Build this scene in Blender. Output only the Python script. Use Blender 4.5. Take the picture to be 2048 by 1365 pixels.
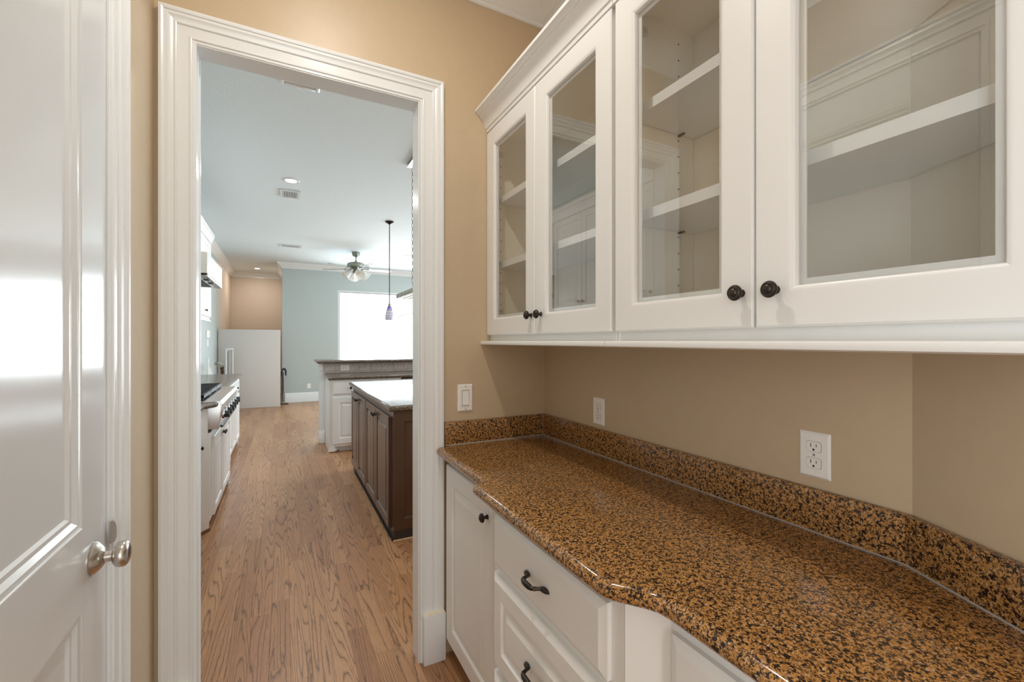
import bpy, bmesh, math, random
from mathutils import Matrix, Vector
random.seed(7)
PI = math.pi
C = bpy.context.scene.collection
SC = bpy.context.scene
for o in list(bpy.data.objects): bpy.data.objects.remove(o)

# ------------------------------------------------------------------ camera
TH = math.atan(457/878.)
cam = bpy.data.cameras.new('camera'); co = bpy.data.objects.new('camera', cam); C.objects.link(co)
cam.sensor_width = 36; cam.lens = 880/2048*36; cam.clip_start = .02
co.location = (0, 0, 1.378); co.rotation_euler = (PI/2, 0, -TH)
SC.camera = co
# ------------------------------------------------------------------ world, exposure, big lights
SC.view_settings.view_transform = 'Standard'; SC.view_settings.look = 'None'
SC.view_settings.gamma = 1; SC.view_settings.use_curve_mapping = False
SC.view_settings.exposure = 0.0
SC.cycles.use_denoising = True
SC.cycles.max_bounces = 12; SC.cycles.diffuse_bounces = 6; SC.cycles.glossy_bounces = 6; SC.cycles.transparent_max_bounces = 24
SC.cycles.sample_clamp_indirect = 6
SC.cycles.caustics_reflective = False; SC.cycles.caustics_refractive = False
w = bpy.data.worlds.new('world'); SC.world = w; w.use_nodes = True
w.node_tree.nodes['Background'].inputs[0].default_value = (.90, .955, 1, 1)
w.node_tree.nodes['Background'].inputs[1].default_value = 2.4
def area(name, loc, rot, sx, sy, power, col, shape='RECTANGLE'):
    l = bpy.data.lights.new(name, 'AREA'); l.shape = shape; l.size = sx; l.size_y = sy
    l.energy = power; l.color = col
    o = bpy.data.objects.new(name, l); C.objects.link(o); o.location = loc; o.rotation_euler = rot
    return o
DAY = (.85, .94, 1.0)
WARM = (1.0, .94, .86)
area('daylight_far_window', (2.75, 11.55, 1.75), (-PI/2, 0, 0), 3.6, 2.2, 350, DAY)
area('side_fill', (5.95, 6.5, 1.6), (0, PI/2, 0), 2.3, 6.4, 310, DAY)  # added fill through unseen windows to brighten the kitchen
area('rear_fill', (.15, -3.2, 1.6), (PI/2, 0, 0), 2.2, 2.2, 80, (.85, .94, 1.0))  # added fill light from behind the camera, standing for an invented room
area('left_fill', (-2.4, -1.1, 1.35), (0, -PI/2, 0), 2.2, 2.4, 85, (.84, .935, 1.0))  # added fill for the right-hand cabinets and wall, no known opening here
area('pantry_downlight', (.19, 1.05, 3.035), (0, 0, 0), .09, .09, 12, WARM, 'DISK')
area('rear_ceiling_fill', (.19, -.95, 3.035), (0, 0, 0), .09, .09, 2.5, WARM, 'DISK')  # added ceiling fill behind the camera, no fixture
for i, (x, y, p, cc) in enumerate([(.079, 5.43, 16, (1, .98, .95)), (-.56, 12.35, 13, (1, .90, .81)), (2.2, 5.4, 16, (1, .98, .95)), (.3, 2.9, 12, (1, .98, .95))]):
    area('kitchen_downlight_and_fill_%d' % i, (x, y, 3.13), (0, 0, 0), .11, .11, p, cc, 'DISK')  # last pair is unseen added fill without fixtures

FL = -.02          # floor level
CP = 3.05          # pantry ceiling
CK = 3.15          # kitchen ceiling
KC = .93           # kitchen worktop

# ------------------------------------------------------------------ materials
def nt(name):
    m = bpy.data.materials.new(name); m.use_nodes = True
    t = m.node_tree; return m, t, t.nodes['Principled BSDF']
def N(t, k, **kw):
    n = t.nodes.new(k)
    for a, b in kw.items():
        if a in n.inputs.keys(): n.inputs[a].default_value = b
        else: setattr(n, a, b)
    return n
def L(t, a, b): t.links.new(a, b)
def ramp(t, stops, interp='LINEAR'):
    r = t.nodes.new('ShaderNodeValToRGB'); r.color_ramp.interpolation = interp
    e = r.color_ramp.elements
    while len(e) > 1: e.remove(e[-1])
    e[0].position = stops[0][0]; e[0].color = (*stops[0][1], 1)
    for p, c in stops[1:]:
        x = e.new(p); x.color = (*c, 1)
    return r
def simple(name, col, rough=.5, metal=0, bump=0, bscale=60, var=0, coat=0, spec=.5):
    m, t, b = nt(name)
    b.inputs['Base Color'].default_value = (*col, 1); b.inputs['Roughness'].default_value = rough
    b.inputs['Metallic'].default_value = metal; b.inputs['Coat Weight'].default_value = coat
    b.inputs['Specular IOR Level'].default_value = spec
    tc = N(t, 'ShaderNodeTexCoord')
    n = N(t, 'ShaderNodeTexNoise', Scale=bscale, Detail=4.0); L(t, tc.outputs['Object'], n.inputs['Vector'])
    if var:
        r = ramp(t, [(.3, tuple(c*(1-var) for c in col)), (.7, tuple(min(1, c*(1+var)) for c in col))])
        n2 = N(t, 'ShaderNodeTexNoise', Scale=bscale*.1, Detail=3.0); L(t, tc.outputs['Object'], n2.inputs['Vector'])
        L(t, n2.outputs['Fac'], r.inputs['Fac']); L(t, r.outputs['Color'], b.inputs['Base Color'])
    if bump:
        bp = N(t, 'ShaderNodeBump', Strength=bump, Distance=.002); L(t, n.outputs['Fac'], bp.inputs['Height']); L(t, bp.outputs['Normal'], b.inputs['Normal'])
    return m
def s2l(r, g, b):
    f = lambda c: (c/255/12.92) if c/255 <= .04045 else ((c/255+.055)/1.055)**2.4
    return (f(r), f(g), f(b))
M = {}
M['trim'] = simple('white_gloss_trim_paint', s2l(227, 230, 231), .22, bump=.05, bscale=25)
M['door'] = simple('white_gloss_door_paint', s2l(221, 224, 226), .16, bump=.06, bscale=14)
M['cab'] = simple('white_cabinet_paint', s2l(232, 233, 232), .33, bump=.05, bscale=40)
M['inside'] = simple('cream_cabinet_interior', s2l(240, 232, 217), .45, bump=.03)
M['tan'] = simple('tan_wall_paint', s2l(196, 176, 147), .42, bump=.08, bscale=220, var=.015)
M['alcove'] = simple('beige_wall_paint', s2l(206, 192, 176), .5, bump=.12, bscale=220)
M['blue'] = simple('blue_grey_wall_paint', s2l(180, 190, 189), .5, bump=.12, bscale=220)
M['greypanel'] = simple('pale_grey_panel_paint', s2l(208, 203, 199), .4)
M['ceil'] = simple('textured_ceiling_paint', s2l(220, 230, 233), .75, bump=.5, bscale=70)
M['ceilp'] = simple('smooth_ceiling_paint', s2l(233, 230, 226), .7, bump=.2, bscale=90)
M['bronze'] = simple('oil_rubbed_bronze', (.050, .042, .037), .32, .85, var=.4, bscale=200)
M['nickel'] = simple('brushed_nickel', (.62, .58, .53), .24, 1, bump=.05, bscale=300)
M['steel'] = simple('stainless_steel', (.60, .60, .60), .28, 1, bump=.04, bscale=300)
M['iron'] = simple('black_cast_iron', (.022, .025, .032), .45, .2)
M['black'] = simple('black_gap', (.012, .012, .012), .7)
M['dwood'] = simple('dark_brown_stained_wood', s2l(78, 54, 42), .3, var=.18, bscale=25, coat=.25)
M['toe'] = simple('black_toe_kick_paint', s2l(48, 44, 42), .5)
M['shoe'] = simple('brown_stained_shoe_moulding', s2l(120, 88, 66), .5, var=.2, bscale=60)
M['raw'] = simple('raw_pale_wood', s2l(196, 165, 135), .6, var=.2, bscale=90)
M['plate'] = simple('white_plastic', s2l(240, 238, 234), .35)
M['slot'] = simple('dark_socket_slot', (.03, .03, .03), .6)
M['rim'] = simple('grey_socket_outline', s2l(150, 148, 146), .6)
M['caulk'] = simple('grey_caulk', s2l(158, 152, 146), .6)
M['pewter'] = simple('antique_pewter', s2l(150, 152, 140), .4, .7, var=.35, bscale=120)
M['blade'] = simple('grey_fan_blade', s2l(128, 142, 148), .35)
M['frost'] = simple('frosted_white_glass', s2l(244, 244, 240), .3)
M['chrome'] = simple('chrome', (.75, .75, .76), .12, 1)
M['grout'] = simple('pale_grout', s2l(206, 202, 196), .8)
M['caput'] = simple('cream_raw_caulk', s2l(238, 228, 205), .7)
def emis(name, col, st):
    m, t, b = nt(name); b.inputs['Base Color'].default_value = (*col, 1)
    b.inputs['Emission Color'].default_value = (*col, 1); b.inputs['Emission Strength'].default_value = st; return m
M['lamp'] = emis('lit_lamp_lens', (1, .95, .86), 9)
M['bulb'] = emis('lit_frosted_bulb', (1, .96, .9), 3)
def glass():
    m = bpy.data.materials.new('clear_glass'); m.use_nodes = True; t = m.node_tree
    t.nodes.remove(t.nodes['Principled BSDF']); out = t.nodes['Material Output']
    lw = N(t, 'ShaderNodeLayerWeight', Blend=.5); tr = N(t, 'ShaderNodeBsdfTransparent'); g = N(t, 'ShaderNodeBsdfGlossy', Roughness=.0)
    tr.inputs[0].default_value = (.985, .99, .985, 1)
    pw = N(t, 'ShaderNodeMath', operation='POWER'); L(t, lw.outputs['Facing'], pw.inputs[0]); pw.inputs[1].default_value = 5
    mu = N(t, 'ShaderNodeMath', operation='MULTIPLY_ADD'); L(t, pw.outputs[0], mu.inputs[0]); mu.inputs[1].default_value = .87; mu.inputs[2].default_value = .10; mu.use_clamp = True
    mx = N(t, 'ShaderNodeMixShader'); L(t, mu.outputs[0], mx.inputs[0]); L(t, tr.outputs[0], mx.inputs[1]); L(t, g.outputs[0], mx.inputs[2])
    L(t, mx.outputs[0], out.inputs[0]); return m
M['glass'] = glass()
def granite(name, rough=.12, kit=False):
    m, t, b = nt(name)
    tc = N(t, 'ShaderNodeTexCoord')
    n0 = N(t, 'ShaderNodeTexNoise', Scale=130.0, Detail=2.0); L(t, tc.outputs['Object'], n0.inputs['Vector'])
    mixv = N(t, 'ShaderNodeVectorMath', operation='MULTIPLY_ADD'); L(t, n0.outputs['Color'], mixv.inputs[0]); mixv.inputs[1].default_value = (.006, .006, .006); L(t, tc.outputs['Object'], mixv.inputs[2])
    v = N(t, 'ShaderNodeTexVoronoi', Scale=380.0); L(t, mixv.outputs[0], v.inputs['Vector'])
    sep = N(t, 'ShaderNodeSeparateColor'); L(t, v.outputs['Color'], sep.inputs[0])
    big = N(t, 'ShaderNodeTexNoise', Scale=118.0, Detail=5.0, Roughness=.6); L(t, tc.outputs['Object'], big.inputs['Vector'])
    # grain tint per crystal
    r1 = ramp(t, [(0, s2l(84, 76, 70)), (.25, s2l(112, 100, 90)), (.55, s2l(130, 116, 104)), (.8, s2l(148, 130, 114)), (.93, s2l(160, 150, 142)), (.985, s2l(190, 184, 178))] if kit else
        [(0, s2l(108, 78, 46)), (.2, s2l(158, 113, 63)), (.5, s2l(184, 134, 74)), (.8, s2l(196, 150, 96)), (.94, s2l(178, 152, 126)), (.987, s2l(206, 188, 170))], 'CONSTANT')
    L(t, sep.outputs[0], r1.inputs['Fac'])
    add = N(t, 'ShaderNodeMath', operation='MULTIPLY_ADD'); L(t, sep.outputs[1], add.inputs[0]); add.inputs[1].default_value = .20; L(t, big.outputs['Fac'], add.inputs[2])
    r2 = ramp(t, [(.0, (1, 1, 1)), (.545, (1, 1, 1)), (.575, (0, 0, 0)), (1, (0, 0, 0))]); L(t, add.outputs[0], r2.inputs['Fac'])
    dk = ramp(t, [(0, s2l(20, 16, 14)), (.6, s2l(38, 29, 24)), (1, s2l(66, 50, 40))]); L(t, sep.outputs[2], dk.inputs['Fac'])
    mx = N(t, 'ShaderNodeMix', data_type='RGBA'); L(t, r2.outputs['Color'], mx.inputs['Factor'])
    L(t, r1.outputs['Color'], mx.inputs['A']); L(t, dk.outputs['Color'], mx.inputs['B'])
    L(t, mx.outputs['Result'], b.inputs['Base Color'])
    b.inputs['Roughness'].default_value = rough; b.inputs['Specular IOR Level'].default_value = .5
    return m
M['granite'] = granite('speckled_brown_granite')
M['granite_k'] = granite('speckled_grey_brown_granite', .2, True)
def oak():
    m, t, b = nt('stained_oak')
    tc = N(t, 'ShaderNodeTexCoord'); oi = N(t, 'ShaderNodeObjectInfo'); ge = N(t, 'ShaderNodeNewGeometry')
    ad = N(t, 'ShaderNodeMath', operation='ADD'); L(t, oi.outputs['Random'], ad.inputs[0]); L(t, ge.outputs['Random Per Island'], ad.inputs[1])
    off = N(t, 'ShaderNodeMath', operation='MULTIPLY'); L(t, ad.outputs[0], off.inputs[0]); off.inputs[1].default_value = 173.
    cx = N(t, 'ShaderNodeCombineXYZ'); L(t, off.outputs[0], cx.inputs[0]); L(t, off.outputs[0], cx.inputs[1]); L(t, off.outputs[0], cx.inputs[2])
    sc = N(t, 'ShaderNodeVectorMath', operation='MULTIPLY'); L(t, tc.outputs['Object'], sc.inputs[0]); sc.inputs[1].default_value = (10.5, .62, 1)
    av = N(t, 'ShaderNodeVectorMath', operation='ADD'); L(t, sc.outputs[0], av.inputs[0]); L(t, cx.outputs[0], av.inputs[1])
    n1 = N(t, 'ShaderNodeTexNoise', Scale=1.0, Detail=1.5, Roughness=.35); L(t, av.outputs[0], n1.inputs['Vector'])
    # fine wobble
    sc2 = N(t, 'ShaderNodeVectorMath', operation='MULTIPLY'); L(t, tc.outputs['Object'], sc2.inputs[0]); sc2.inputs[1].default_value = (70, 22, 1)
    n2 = N(t, 'ShaderNodeTexNoise', Scale=1.0, Detail=2.0); L(t, sc2.outputs[0], n2.inputs['Vector'])
    k = N(t, 'ShaderNodeMath', operation='MULTIPLY'); L(t, n1.outputs['Fac'], k.inputs[0]); k.inputs[1].default_value = 20.
    k2 = N(t, 'ShaderNodeMath', operation='MULTIPLY_ADD'); L(t, n2.outputs['Fac'], k2.inputs[0]); k2.inputs[1].default_value = .42; L(t, k.outputs[0], k2.inputs[2])
    fr = N(t, 'ShaderNodeMath', operation='FRACT'); L(t, k2.outputs[0], fr.inputs[0])
    lines = ramp(t, [(0, (.75,)*3), (.06, (1,)*3), (.14, (.4,)*3), (.30, (.06,)*3), (.88, (0,)*3), (1, (.5,)*3)]); L(t, fr.outputs[0], lines.inputs['Fac'])
    # pores: short fine streaks
    sc3 = N(t, 'ShaderNodeVectorMath', operation='MULTIPLY'); L(t, tc.outputs['Object'], sc3.inputs[0]); sc3.inputs[1].default_value = (420, 14, 1)
    n3 = N(t, 'ShaderNodeTexNoise', Scale=1.0, Detail=2.0); L(t, sc3.outputs[0], n3.inputs['Vector'])
    tone = ramp(t, [(0, s2l(158, 113, 79)), (.35, s2l(178, 133, 95)), (.7, s2l(188, 145, 106)), (1, s2l(168, 121, 88))])
    half = N(t, 'ShaderNodeMath', operation='MULTIPLY'); L(t, ad.outputs[0], half.inputs[0]); half.inputs[1].default_value = 7.31
    fr2 = N(t, 'ShaderNodeMath', operation='FRACT'); L(t, half.outputs[0], fr2.inputs[0]); L(t, fr2.outputs[0], tone.inputs['Fac'])
    pr = ramp(t, [(.35, (.80, .78, .76)), (.6, (1.05, 1.05, 1.05))]); L(t, n3.outputs['Fac'], pr.inputs['Fac'])
    mp = N(t, 'ShaderNodeMix', data_type='RGBA', blend_type='MULTIPLY'); mp.inputs['Factor'].default_value = 1
    L(t, tone.outputs['Color'], mp.inputs['A']); L(t, pr.outputs['Color'], mp.inputs['B'])
    mx = N(t, 'ShaderNodeMix', data_type='RGBA'); mm = N(t, 'ShaderNodeMath', operation='MULTIPLY'); L(t, lines.outputs['Color'], mm.inputs[0]); mm.inputs[1].default_value = .82
    L(t, mm.outputs[0], mx.inputs['Factor']); L(t, mp.outputs['Result'], mx.inputs['A']); mx.inputs['B'].default_value = (*s2l(88, 60, 40), 1)
    L(t, mx.outputs['Result'], b.inputs['Base Color']); b.inputs['Roughness'].default_value = .36
    bp = N(t, 'ShaderNodeBump', Strength=.12, Distance=.001); bp.invert = True; L(t, lines.outputs['Color'], bp.inputs['Height']); L(t, bp.outputs['Normal'], b.inputs['Normal'])
    return m
M['oak'] = oak()
def tile_mat():
    m, t, b = nt('travertine_tile')
    tc = N(t, 'ShaderNodeTexCoord'); oi = N(t, 'ShaderNodeObjectInfo')
    n = N(t, 'ShaderNodeTexNoise', Scale=28.0, Detail=6.0, Roughness=.6); n.noise_dimensions = '4D'
    k = N(t, 'ShaderNodeMath', operation='MULTIPLY'); L(t, oi.outputs['Random'], k.inputs[0]); k.inputs[1].default_value = 90.; L(t, k.outputs[0], n.inputs['W'])
    L(t, tc.outputs['Object'], n.inputs['Vector'])
    r = ramp(t, [(.3, s2l(166, 156, 152)), (.5, s2l(190, 181, 175)), (.7, s2l(206, 198, 190))]); L(t, n.outputs['Fac'], r.inputs['Fac']); L(t, r.outputs['Color'], b.inputs['Base Color'])
    b.inputs['Roughness'].default_value = .4; return m
M['tile'] = tile_mat()
def shade_mat():
    m, t, b = nt('purple_swirl_glass')
    tc = N(t, 'ShaderNodeTexCoord'); sp = N(t, 'ShaderNodeSeparateXYZ'); L(t, tc.outputs['Object'], sp.inputs[0])
    wv = N(t, 'ShaderNodeTexWave', Scale=9.0, Distortion=6.0, Detail=2.0); wv.bands_direction = 'Z'; L(t, tc.outputs['Object'], wv.inputs['Vector'])
    r = ramp(t, [(.25, s2l(236, 234, 246)), (.75, s2l(196, 190, 224))]); L(t, wv.outputs['Fac'], r.inputs['Fac'])
    mr = N(t, 'ShaderNodeMapRange'); L(t, sp.outputs[2], mr.inputs[0]); mr.inputs[1].default_value = 1.815; mr.inputs[2].default_value = 1.865
    mx = N(t, 'ShaderNodeMix', data_type='RGBA'); L(t, mr.outputs[0], mx.inputs['Factor']); L(t, r.outputs['Color'], mx.inputs['A']); mx.inputs['B'].default_value = (*s2l(112, 96, 190), 1)
    L(t, mx.outputs['Result'], b.inputs['Base Color']); b.inputs['Roughness'].default_value = .15; b.inputs['Transmission Weight'].default_value = .25
    return m
M['shade'] = shade_mat()
def crystal():  # faint glow added to lighten the strands against the window
    m, t, b = nt('glowing_crystal'); b.inputs['Base Color'].default_value = (.97, .97, 1, 1); b.inputs['Roughness'].default_value = .08; b.inputs['Emission Color'].default_value = (1, .97, .93, 1); b.inputs['Emission Strength'].default_value = .3
    b.inputs['Transmission Weight'].default_value = .25; return m
M['crystal'] = crystal()

# ------------------------------------------------------------------ mesh builder
class MB:
    def __init__(s): s.v = []; s.f = []
    def add(s, v, f, m=None):
        b = len(s.v)
        for p in v:
            p = Vector(p); s.v.append(tuple(m @ p) if m is not None else tuple(p))
        for q in f: s.f.append(tuple(i+b for i in q))
        return s
    def box(s, x0, x1, y0, y1, z0, z1, m=None):
        x0, x1 = sorted((x0, x1)); y0, y1 = sorted((y0, y1)); z0, z1 = sorted((z0, z1))
        v = [(x, y, z) for z in (z0, z1) for y in (y0, y1) for x in (x0, x1)]
        return s.add(v, [(0, 2, 3, 1), (4, 5, 7, 6), (0, 1, 5, 4), (2, 6, 7, 3), (0, 4, 6, 2), (1, 3, 7, 5)], m)
    def prism(s, pts, z0, z1, m=None):          # pts counter-clockwise in plan
        n = len(pts)
        v = [(x, y, z0) for x, y in pts] + [(x, y, z1) for x, y in pts]
        f = [tuple(range(n-1, -1, -1)), tuple(range(n, 2*n))] + [(i, (i+1) % n, n+(i+1) % n, n+i) for i in range(n)]
        return s.add(v, f, m)
    def loops(s, ls, m=None, cap0=True, cap1=True, closed=True):
        n = len(ls[0]); v = [p for l in ls for p in l]; f = []
        for k in range(len(ls)-1):
            for i in range(n if closed else n-1):
                j = (i+1) % n
                f.append((k*n+i, k*n+j, (k+1)*n+j, (k+1)*n+i))
        if cap0: f.append(tuple(range(n-1, -1, -1)))
        if cap1: f.append(tuple((len(ls)-1)*n+i for i in range(n)))
        return s.add(v, f, m)
    def lathe(s, prof, m=None, n=24):           # prof: (radius, height) along +z
        ls = [[(r*math.cos(2*PI*i/n), r*math.sin(2*PI*i/n), h) for i in range(n)] for r, h in prof]
        return s.loops(ls, m)
    def tube(s, path, rad, n=10, m=None):
        ps = [Vector(p) for p in path]; rs = rad if isinstance(rad, (list, tuple)) else [rad]*len(ps)
        up = Vector((.0137, .0291, 1)).normalized(); ls = []
        for i, p in enumerate(ps):
            d = (ps[min(i+1, len(ps)-1)]-ps[max(i-1, 0)]).normalized()
            u = up if abs(d.dot(up)) < .95 else Vector((1, .02, 0))
            a = d.cross(u).normalized(); b = a.cross(d).normalized()
            ls.append([p+(a*math.cos(2*PI*k/n)+b*math.sin(2*PI*k/n))*rs[i] for k in range(n)])
        return s.loops(ls, m)
    def sweep(s, path, prof, m=None):
        """prof: closed list of (offset to the left of the path, z); path: open plan polyline, mitred."""
        P = [Vector((a, b)) for a, b in path]; nrm = []
        for i in range(len(P)-1):
            d = (P[i+1]-P[i]).normalized(); nrm.append(Vector((-d.y, d.x)))
        ls = []
        for i, p in enumerate(P):
            if i == 0: k = nrm[0]
            elif i == len(P)-1: k = nrm[-1]
            else:
                q = nrm[i-1]+nrm[i]; k = q/(q.dot(nrm[i]))
            ls.append([(p.x+k.x*o, p.y+k.y*o, z) for o, z in prof])
        return s.loops(ls, m)
    def build(s, name, mat, parent=None, bevel=0, smooth=None, seg=2):
        me = bpy.data.meshes.new(name); me.from_pydata(s.v, [], s.f); me.update()
        bm = bmesh.new(); bm.from_mesh(me)
        bmesh.ops.recalc_face_normals(bm, faces=bm.faces)
        if bevel:
            es = [e for e in bm.edges if e.is_manifold and e.calc_face_angle(0) > .5]
            bmesh.ops.bevel(bm, geom=es, offset=bevel, segments=seg, profile=.6, affect='EDGES', clamp_overlap=True)
        bm.to_mesh(me); bm.free()
        if bevel or smooth:
            for p in me.polygons: p.use_smooth = True
            me.set_sharp_from_angle(angle=smooth if smooth else .6)
        me.materials.append(M[mat] if isinstance(mat, str) else mat)
        o = bpy.data.objects.new(name, me); C.objects.link(o)
        if parent: o.parent = parent
        return o
def tag(o, label=None, cat=None, group=None, kind=None):
    if label: o['label'] = label
    if cat: o['category'] = cat
    if group: o['group'] = group
    if kind: o['kind'] = kind
    return o
def empty(name, loc=(0, 0, 0), rz=0, **kw):
    o = bpy.data.objects.new(name, None); C.objects.link(o); o.empty_display_size = .1
    o.location = loc; o.rotation_euler = (0, 0, rz); return tag(o, **kw)
def copy_tree(o, parent=None):
    c = o.copy(); C.objects.link(c)
    if parent: c.parent = parent
    for ch in [x for x in bpy.data.objects if x.parent == o]: copy_tree(ch, c)
    return c
def arc(cx, cy, r, a0, a1, n=6):
    return [(cx+r*math.cos(math.radians(a0+(a1-a0)*i/n)), cy+r*math.sin(math.radians(a0+(a1-a0)*i/n))) for i in range(n+1)]
def offset_poly(P, d):                           # inset a CCW polygon by d
    n = len(P); out = []
    V = [Vector(p) for p in P]
    for i in range(n):
        a = (V[i]-V[i-1]).normalized(); b = (V[(i+1) % n]-V[i]).normalized()
        na = Vector((-a.y, a.x)); nb = Vector((-b.y, b.x)); q = na+nb
        k = q/max(.2, q.dot(nb)); out.append((V[i].x+k.x*d, V[i].y+k.y*d))
    return out
def slab(pts, z0, z1, name, mat, parent=None, n=6):   # stone slab with a full bullnose
    r = (z1-z0)/2; ls = []
    for i in range(n+1):
        a = -PI/2+PI*i/n
        ls.append([(x, y, (z0+z1)/2+r*math.sin(a)) for x, y in offset_poly(pts, r*(1-math.cos(a)))])
    return MB().loops(ls).build(name, mat, parent, smooth=.9)
ROT = {'-X': -PI/2, '+X': PI/2, '-Y': 0, '+Y': PI}

# fronts: local x to the right, z up, y = 0 at the frame, front at -y
def rings(x0, x1, z0, z1, rs):
    return [[(x0+i, -d, z0+i), (x1-i, -d, z0+i), (x1-i, -d, z1-i), (x0+i, -d, z1-i)] for i, d in rs]
def raised_door(x0, x1, z0, z1, t=.02, fr=.062, name='door', mat='cab', parent=None):
    rs = [(0, 0), (0, t-.004), (.004, t), (fr-.006, t), (fr, t-.003), (fr+.003, t-.009), (fr+.010, t-.009), (fr+.034, t-.002), (fr+.036, t-.001)]
    if min(x1-x0, z1-z0) < 2*(fr+.04): rs = [(0, 0), (0, t-.006), (.016, t)]
    return MB().loops(rings(x0, x1, z0, z1, rs)).build(name, mat, parent, smooth=.35)
def slab_front(x0, x1, z0, z1, t=.02, name='drawer', mat='cab', parent=None, e=.018):
    return MB().loops(rings(x0, x1, z0, z1, [(0, 0), (0, t-.009), (.003, t-.008), (e, t)])).build(name, mat, parent, smooth=.3)
def panel_drawer(x0, x1, z0, z1, parent, name='drawer', mat='cab', t=.02):
    rs = [(0, 0), (0, t-.009), (.003, t-.008), (.018, t), (.062, t), (.066, t-.004), (.070, t-.007), (.078, t-.007), (.1, t-.001), (.102, t)]
    return MB().loops(rings(x0, x1, z0, z1, rs)).build(name, mat, parent, smooth=.3)
def glass_door(x0, x1, z0, z1, parent, st=.078, t=.02):
    rs = [(st+.012, 0), (0, 0), (0, t-.004), (.004, t), (st-.012, t), (st-.008, t-.001), (st-.002, t-.005), (st, t-.009), (st+.001, 0.004), (st+.012, .003), (st+.012, 0)]
    d = MB().loops(rings(x0, x1, z0, z1, rs), cap0=False, cap1=False).build('door', 'cab', parent, smooth=.5)
    s = st+.001
    MB().box(x0+s, x1-s, -.0075, -.0040, z0+s, z1-s).build('pane', 'glass', d)
    return d
KNOB = [(.0035, 0), (.0085, 0), (.0085, .002), (.006, .006), (.0055, .013), (.0075, .016), (.0155, .019), (.0165, .0215), (.0160, .0235), (.0135, .0245), (.0130, .0255), (.0140, .0265), (.0128, .0285), (.0105, .0290), (.0092, .0285), (.0085, .0300), (.006, .0318), (.003, .0327), (.0005, .033)]
def knob(x, z, parent, t=.02, s=1.0, mat='bronze'):
    m = Matrix.Translation((x, -t, z)) @ Matrix.Rotation(PI/2, 4, 'X') @ Matrix.Scale(s, 4)
    return MB().lathe(KNOB, m, 24 if s >= 1 else 12).build('knob', mat, parent, smooth=.7)
def pull(x, z, parent, t=.02, w=.118):
    b = MB(); h = w/2
    for sx in (-1, 1):
        b.tube([(x+sx*h, -t-.002, z-.002), (x+sx*(h-.008), -t-.0045, z), (x+sx*(h-.018), -t-.006, z), (x+sx*(h-.026), -t-.007, z)], [.002, .0062, .0075, .0045], 10)
        b.tube([(x+sx*(h-.022), -t-.005, z), (x+sx*(h-.028), -t-.016, z), (x+sx*(h-.033), -t-.026, z)], [.006, .0045, .0055], 10)
    b.tube([(x-h+.031, -t-.024, z), (x-h+.036, -t-.029, z), (x-.014, -t-.031, z), (x, -t-.0315, z), (x+.014, -t-.031, z), (x+h-.036, -t-.029, z), (x+h-.031, -t-.024, z)], [.004, .0056, .0072, .0078, .0072, .0056, .004], 10)
    return b.build('handle', 'bronze', parent, smooth=.8)

# ================================================================== SETTING
# ---- floor: planks run away from the camera
fl = MB().box(-2.2, 6.2, -3.6, 13.6, FL-.06, FL-.006).build('floor', 'shoe'); tag(fl, kind='structure', label='brown stained oak plank floor running from pantry into kitchen', cat='floor')
PW = .0826
plank_mesh = {}
def plank(b, x0, x1, y0, y1):
    g = .0002
    ls = [[(x0+i, y0+i, z), (x1-i, y0+i, z), (x1-i, y1-i, z), (x0+i, y1-i, z)] for i, z in ((g, FL-.008), (g, FL-.0004), (g+.0005, FL))]
    return b.loops(ls, cap0=False)
field = MB(); k = 0
cols = int(8.4/PW)
pl = []
for c in range(cols):
    x = -2.2+c*PW; y = -3.6-random.random()
    while y < 13.6:
        ln = random.choice([.55, .7, .85, 1.0, 1.2, 1.45]); y1 = min(y+ln, 13.6)
        near = (-.58 < x < .70 and y1 > 1.1 and y < 9.0)
        if near and not (x > .66 and y > 2.2): pl.append((x, x+PW, max(y, -3.6), y1))
        else: plank(field, x, x+PW, max(y, -3.6), y1)
        y = y1
pl.sort(key=lambda q: q[2])
for q in pl[300:]: plank(field, *q)
for q in pl[:300]:
    b = MB(); cx, cy = (q[0]+q[1])/2, (q[2]+q[3])/2
    plank(b, q[0]-cx, q[1]-cx, q[2]-cy, q[3]-cy)
    o = b.build('plank', 'oak', fl); o.location = (cx, cy, 0)
tag(field.build('plank_field', 'oak', fl), kind='stuff')

# ---- walls
def wall(name, mat, boxes):
    b = MB()
    for q in boxes: b.box(*q)
    return tag(b.build(name, mat), kind='structure')
WX = 1.163; WY = 1.884; WB = 1.965
OX0, OX1, OZ = -.272, .520, 2.415               # doorway opening
JW = .006
wall('wall_doorway', 'tan', [(-2.2, OX0-JW, WY, WB, FL-.01, CK), (OX1+JW, 6.2, WY, WB, FL-.01, CK), (OX0-JW, OX1+JW, WY, WB, OZ+JW, CK)])
BA = math.radians(27.5); BY = .428
bx = lambda y, off=0: WX-(BY-y)*math.tan(BA)-off/math.cos(BA)
r = MB(); r.prism([(WX, BY), (WX+.3, BY), (WX+.3, WY), (WX, WY)], FL-.01, CP+.05); tag(r.build('wall_right', 'tan'), kind='structure')
r = MB(); r.prism([(bx(-.9), -.9), (WX+.3, -.9), (WX+.3, BY), (WX, BY)], FL-.01, CP+.05); tag(r.build('wall_right_angled', 'tan'), kind='structure')
wall('wall_right_rear', 'tan', [(bx(-.9), 1.5, -2.4, -.9, FL-.01, CP+.05)])
DY0, DY1, DZ = .585, 1.425, 2.445                # pantry door opening in the left wall
LX = -.388
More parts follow.
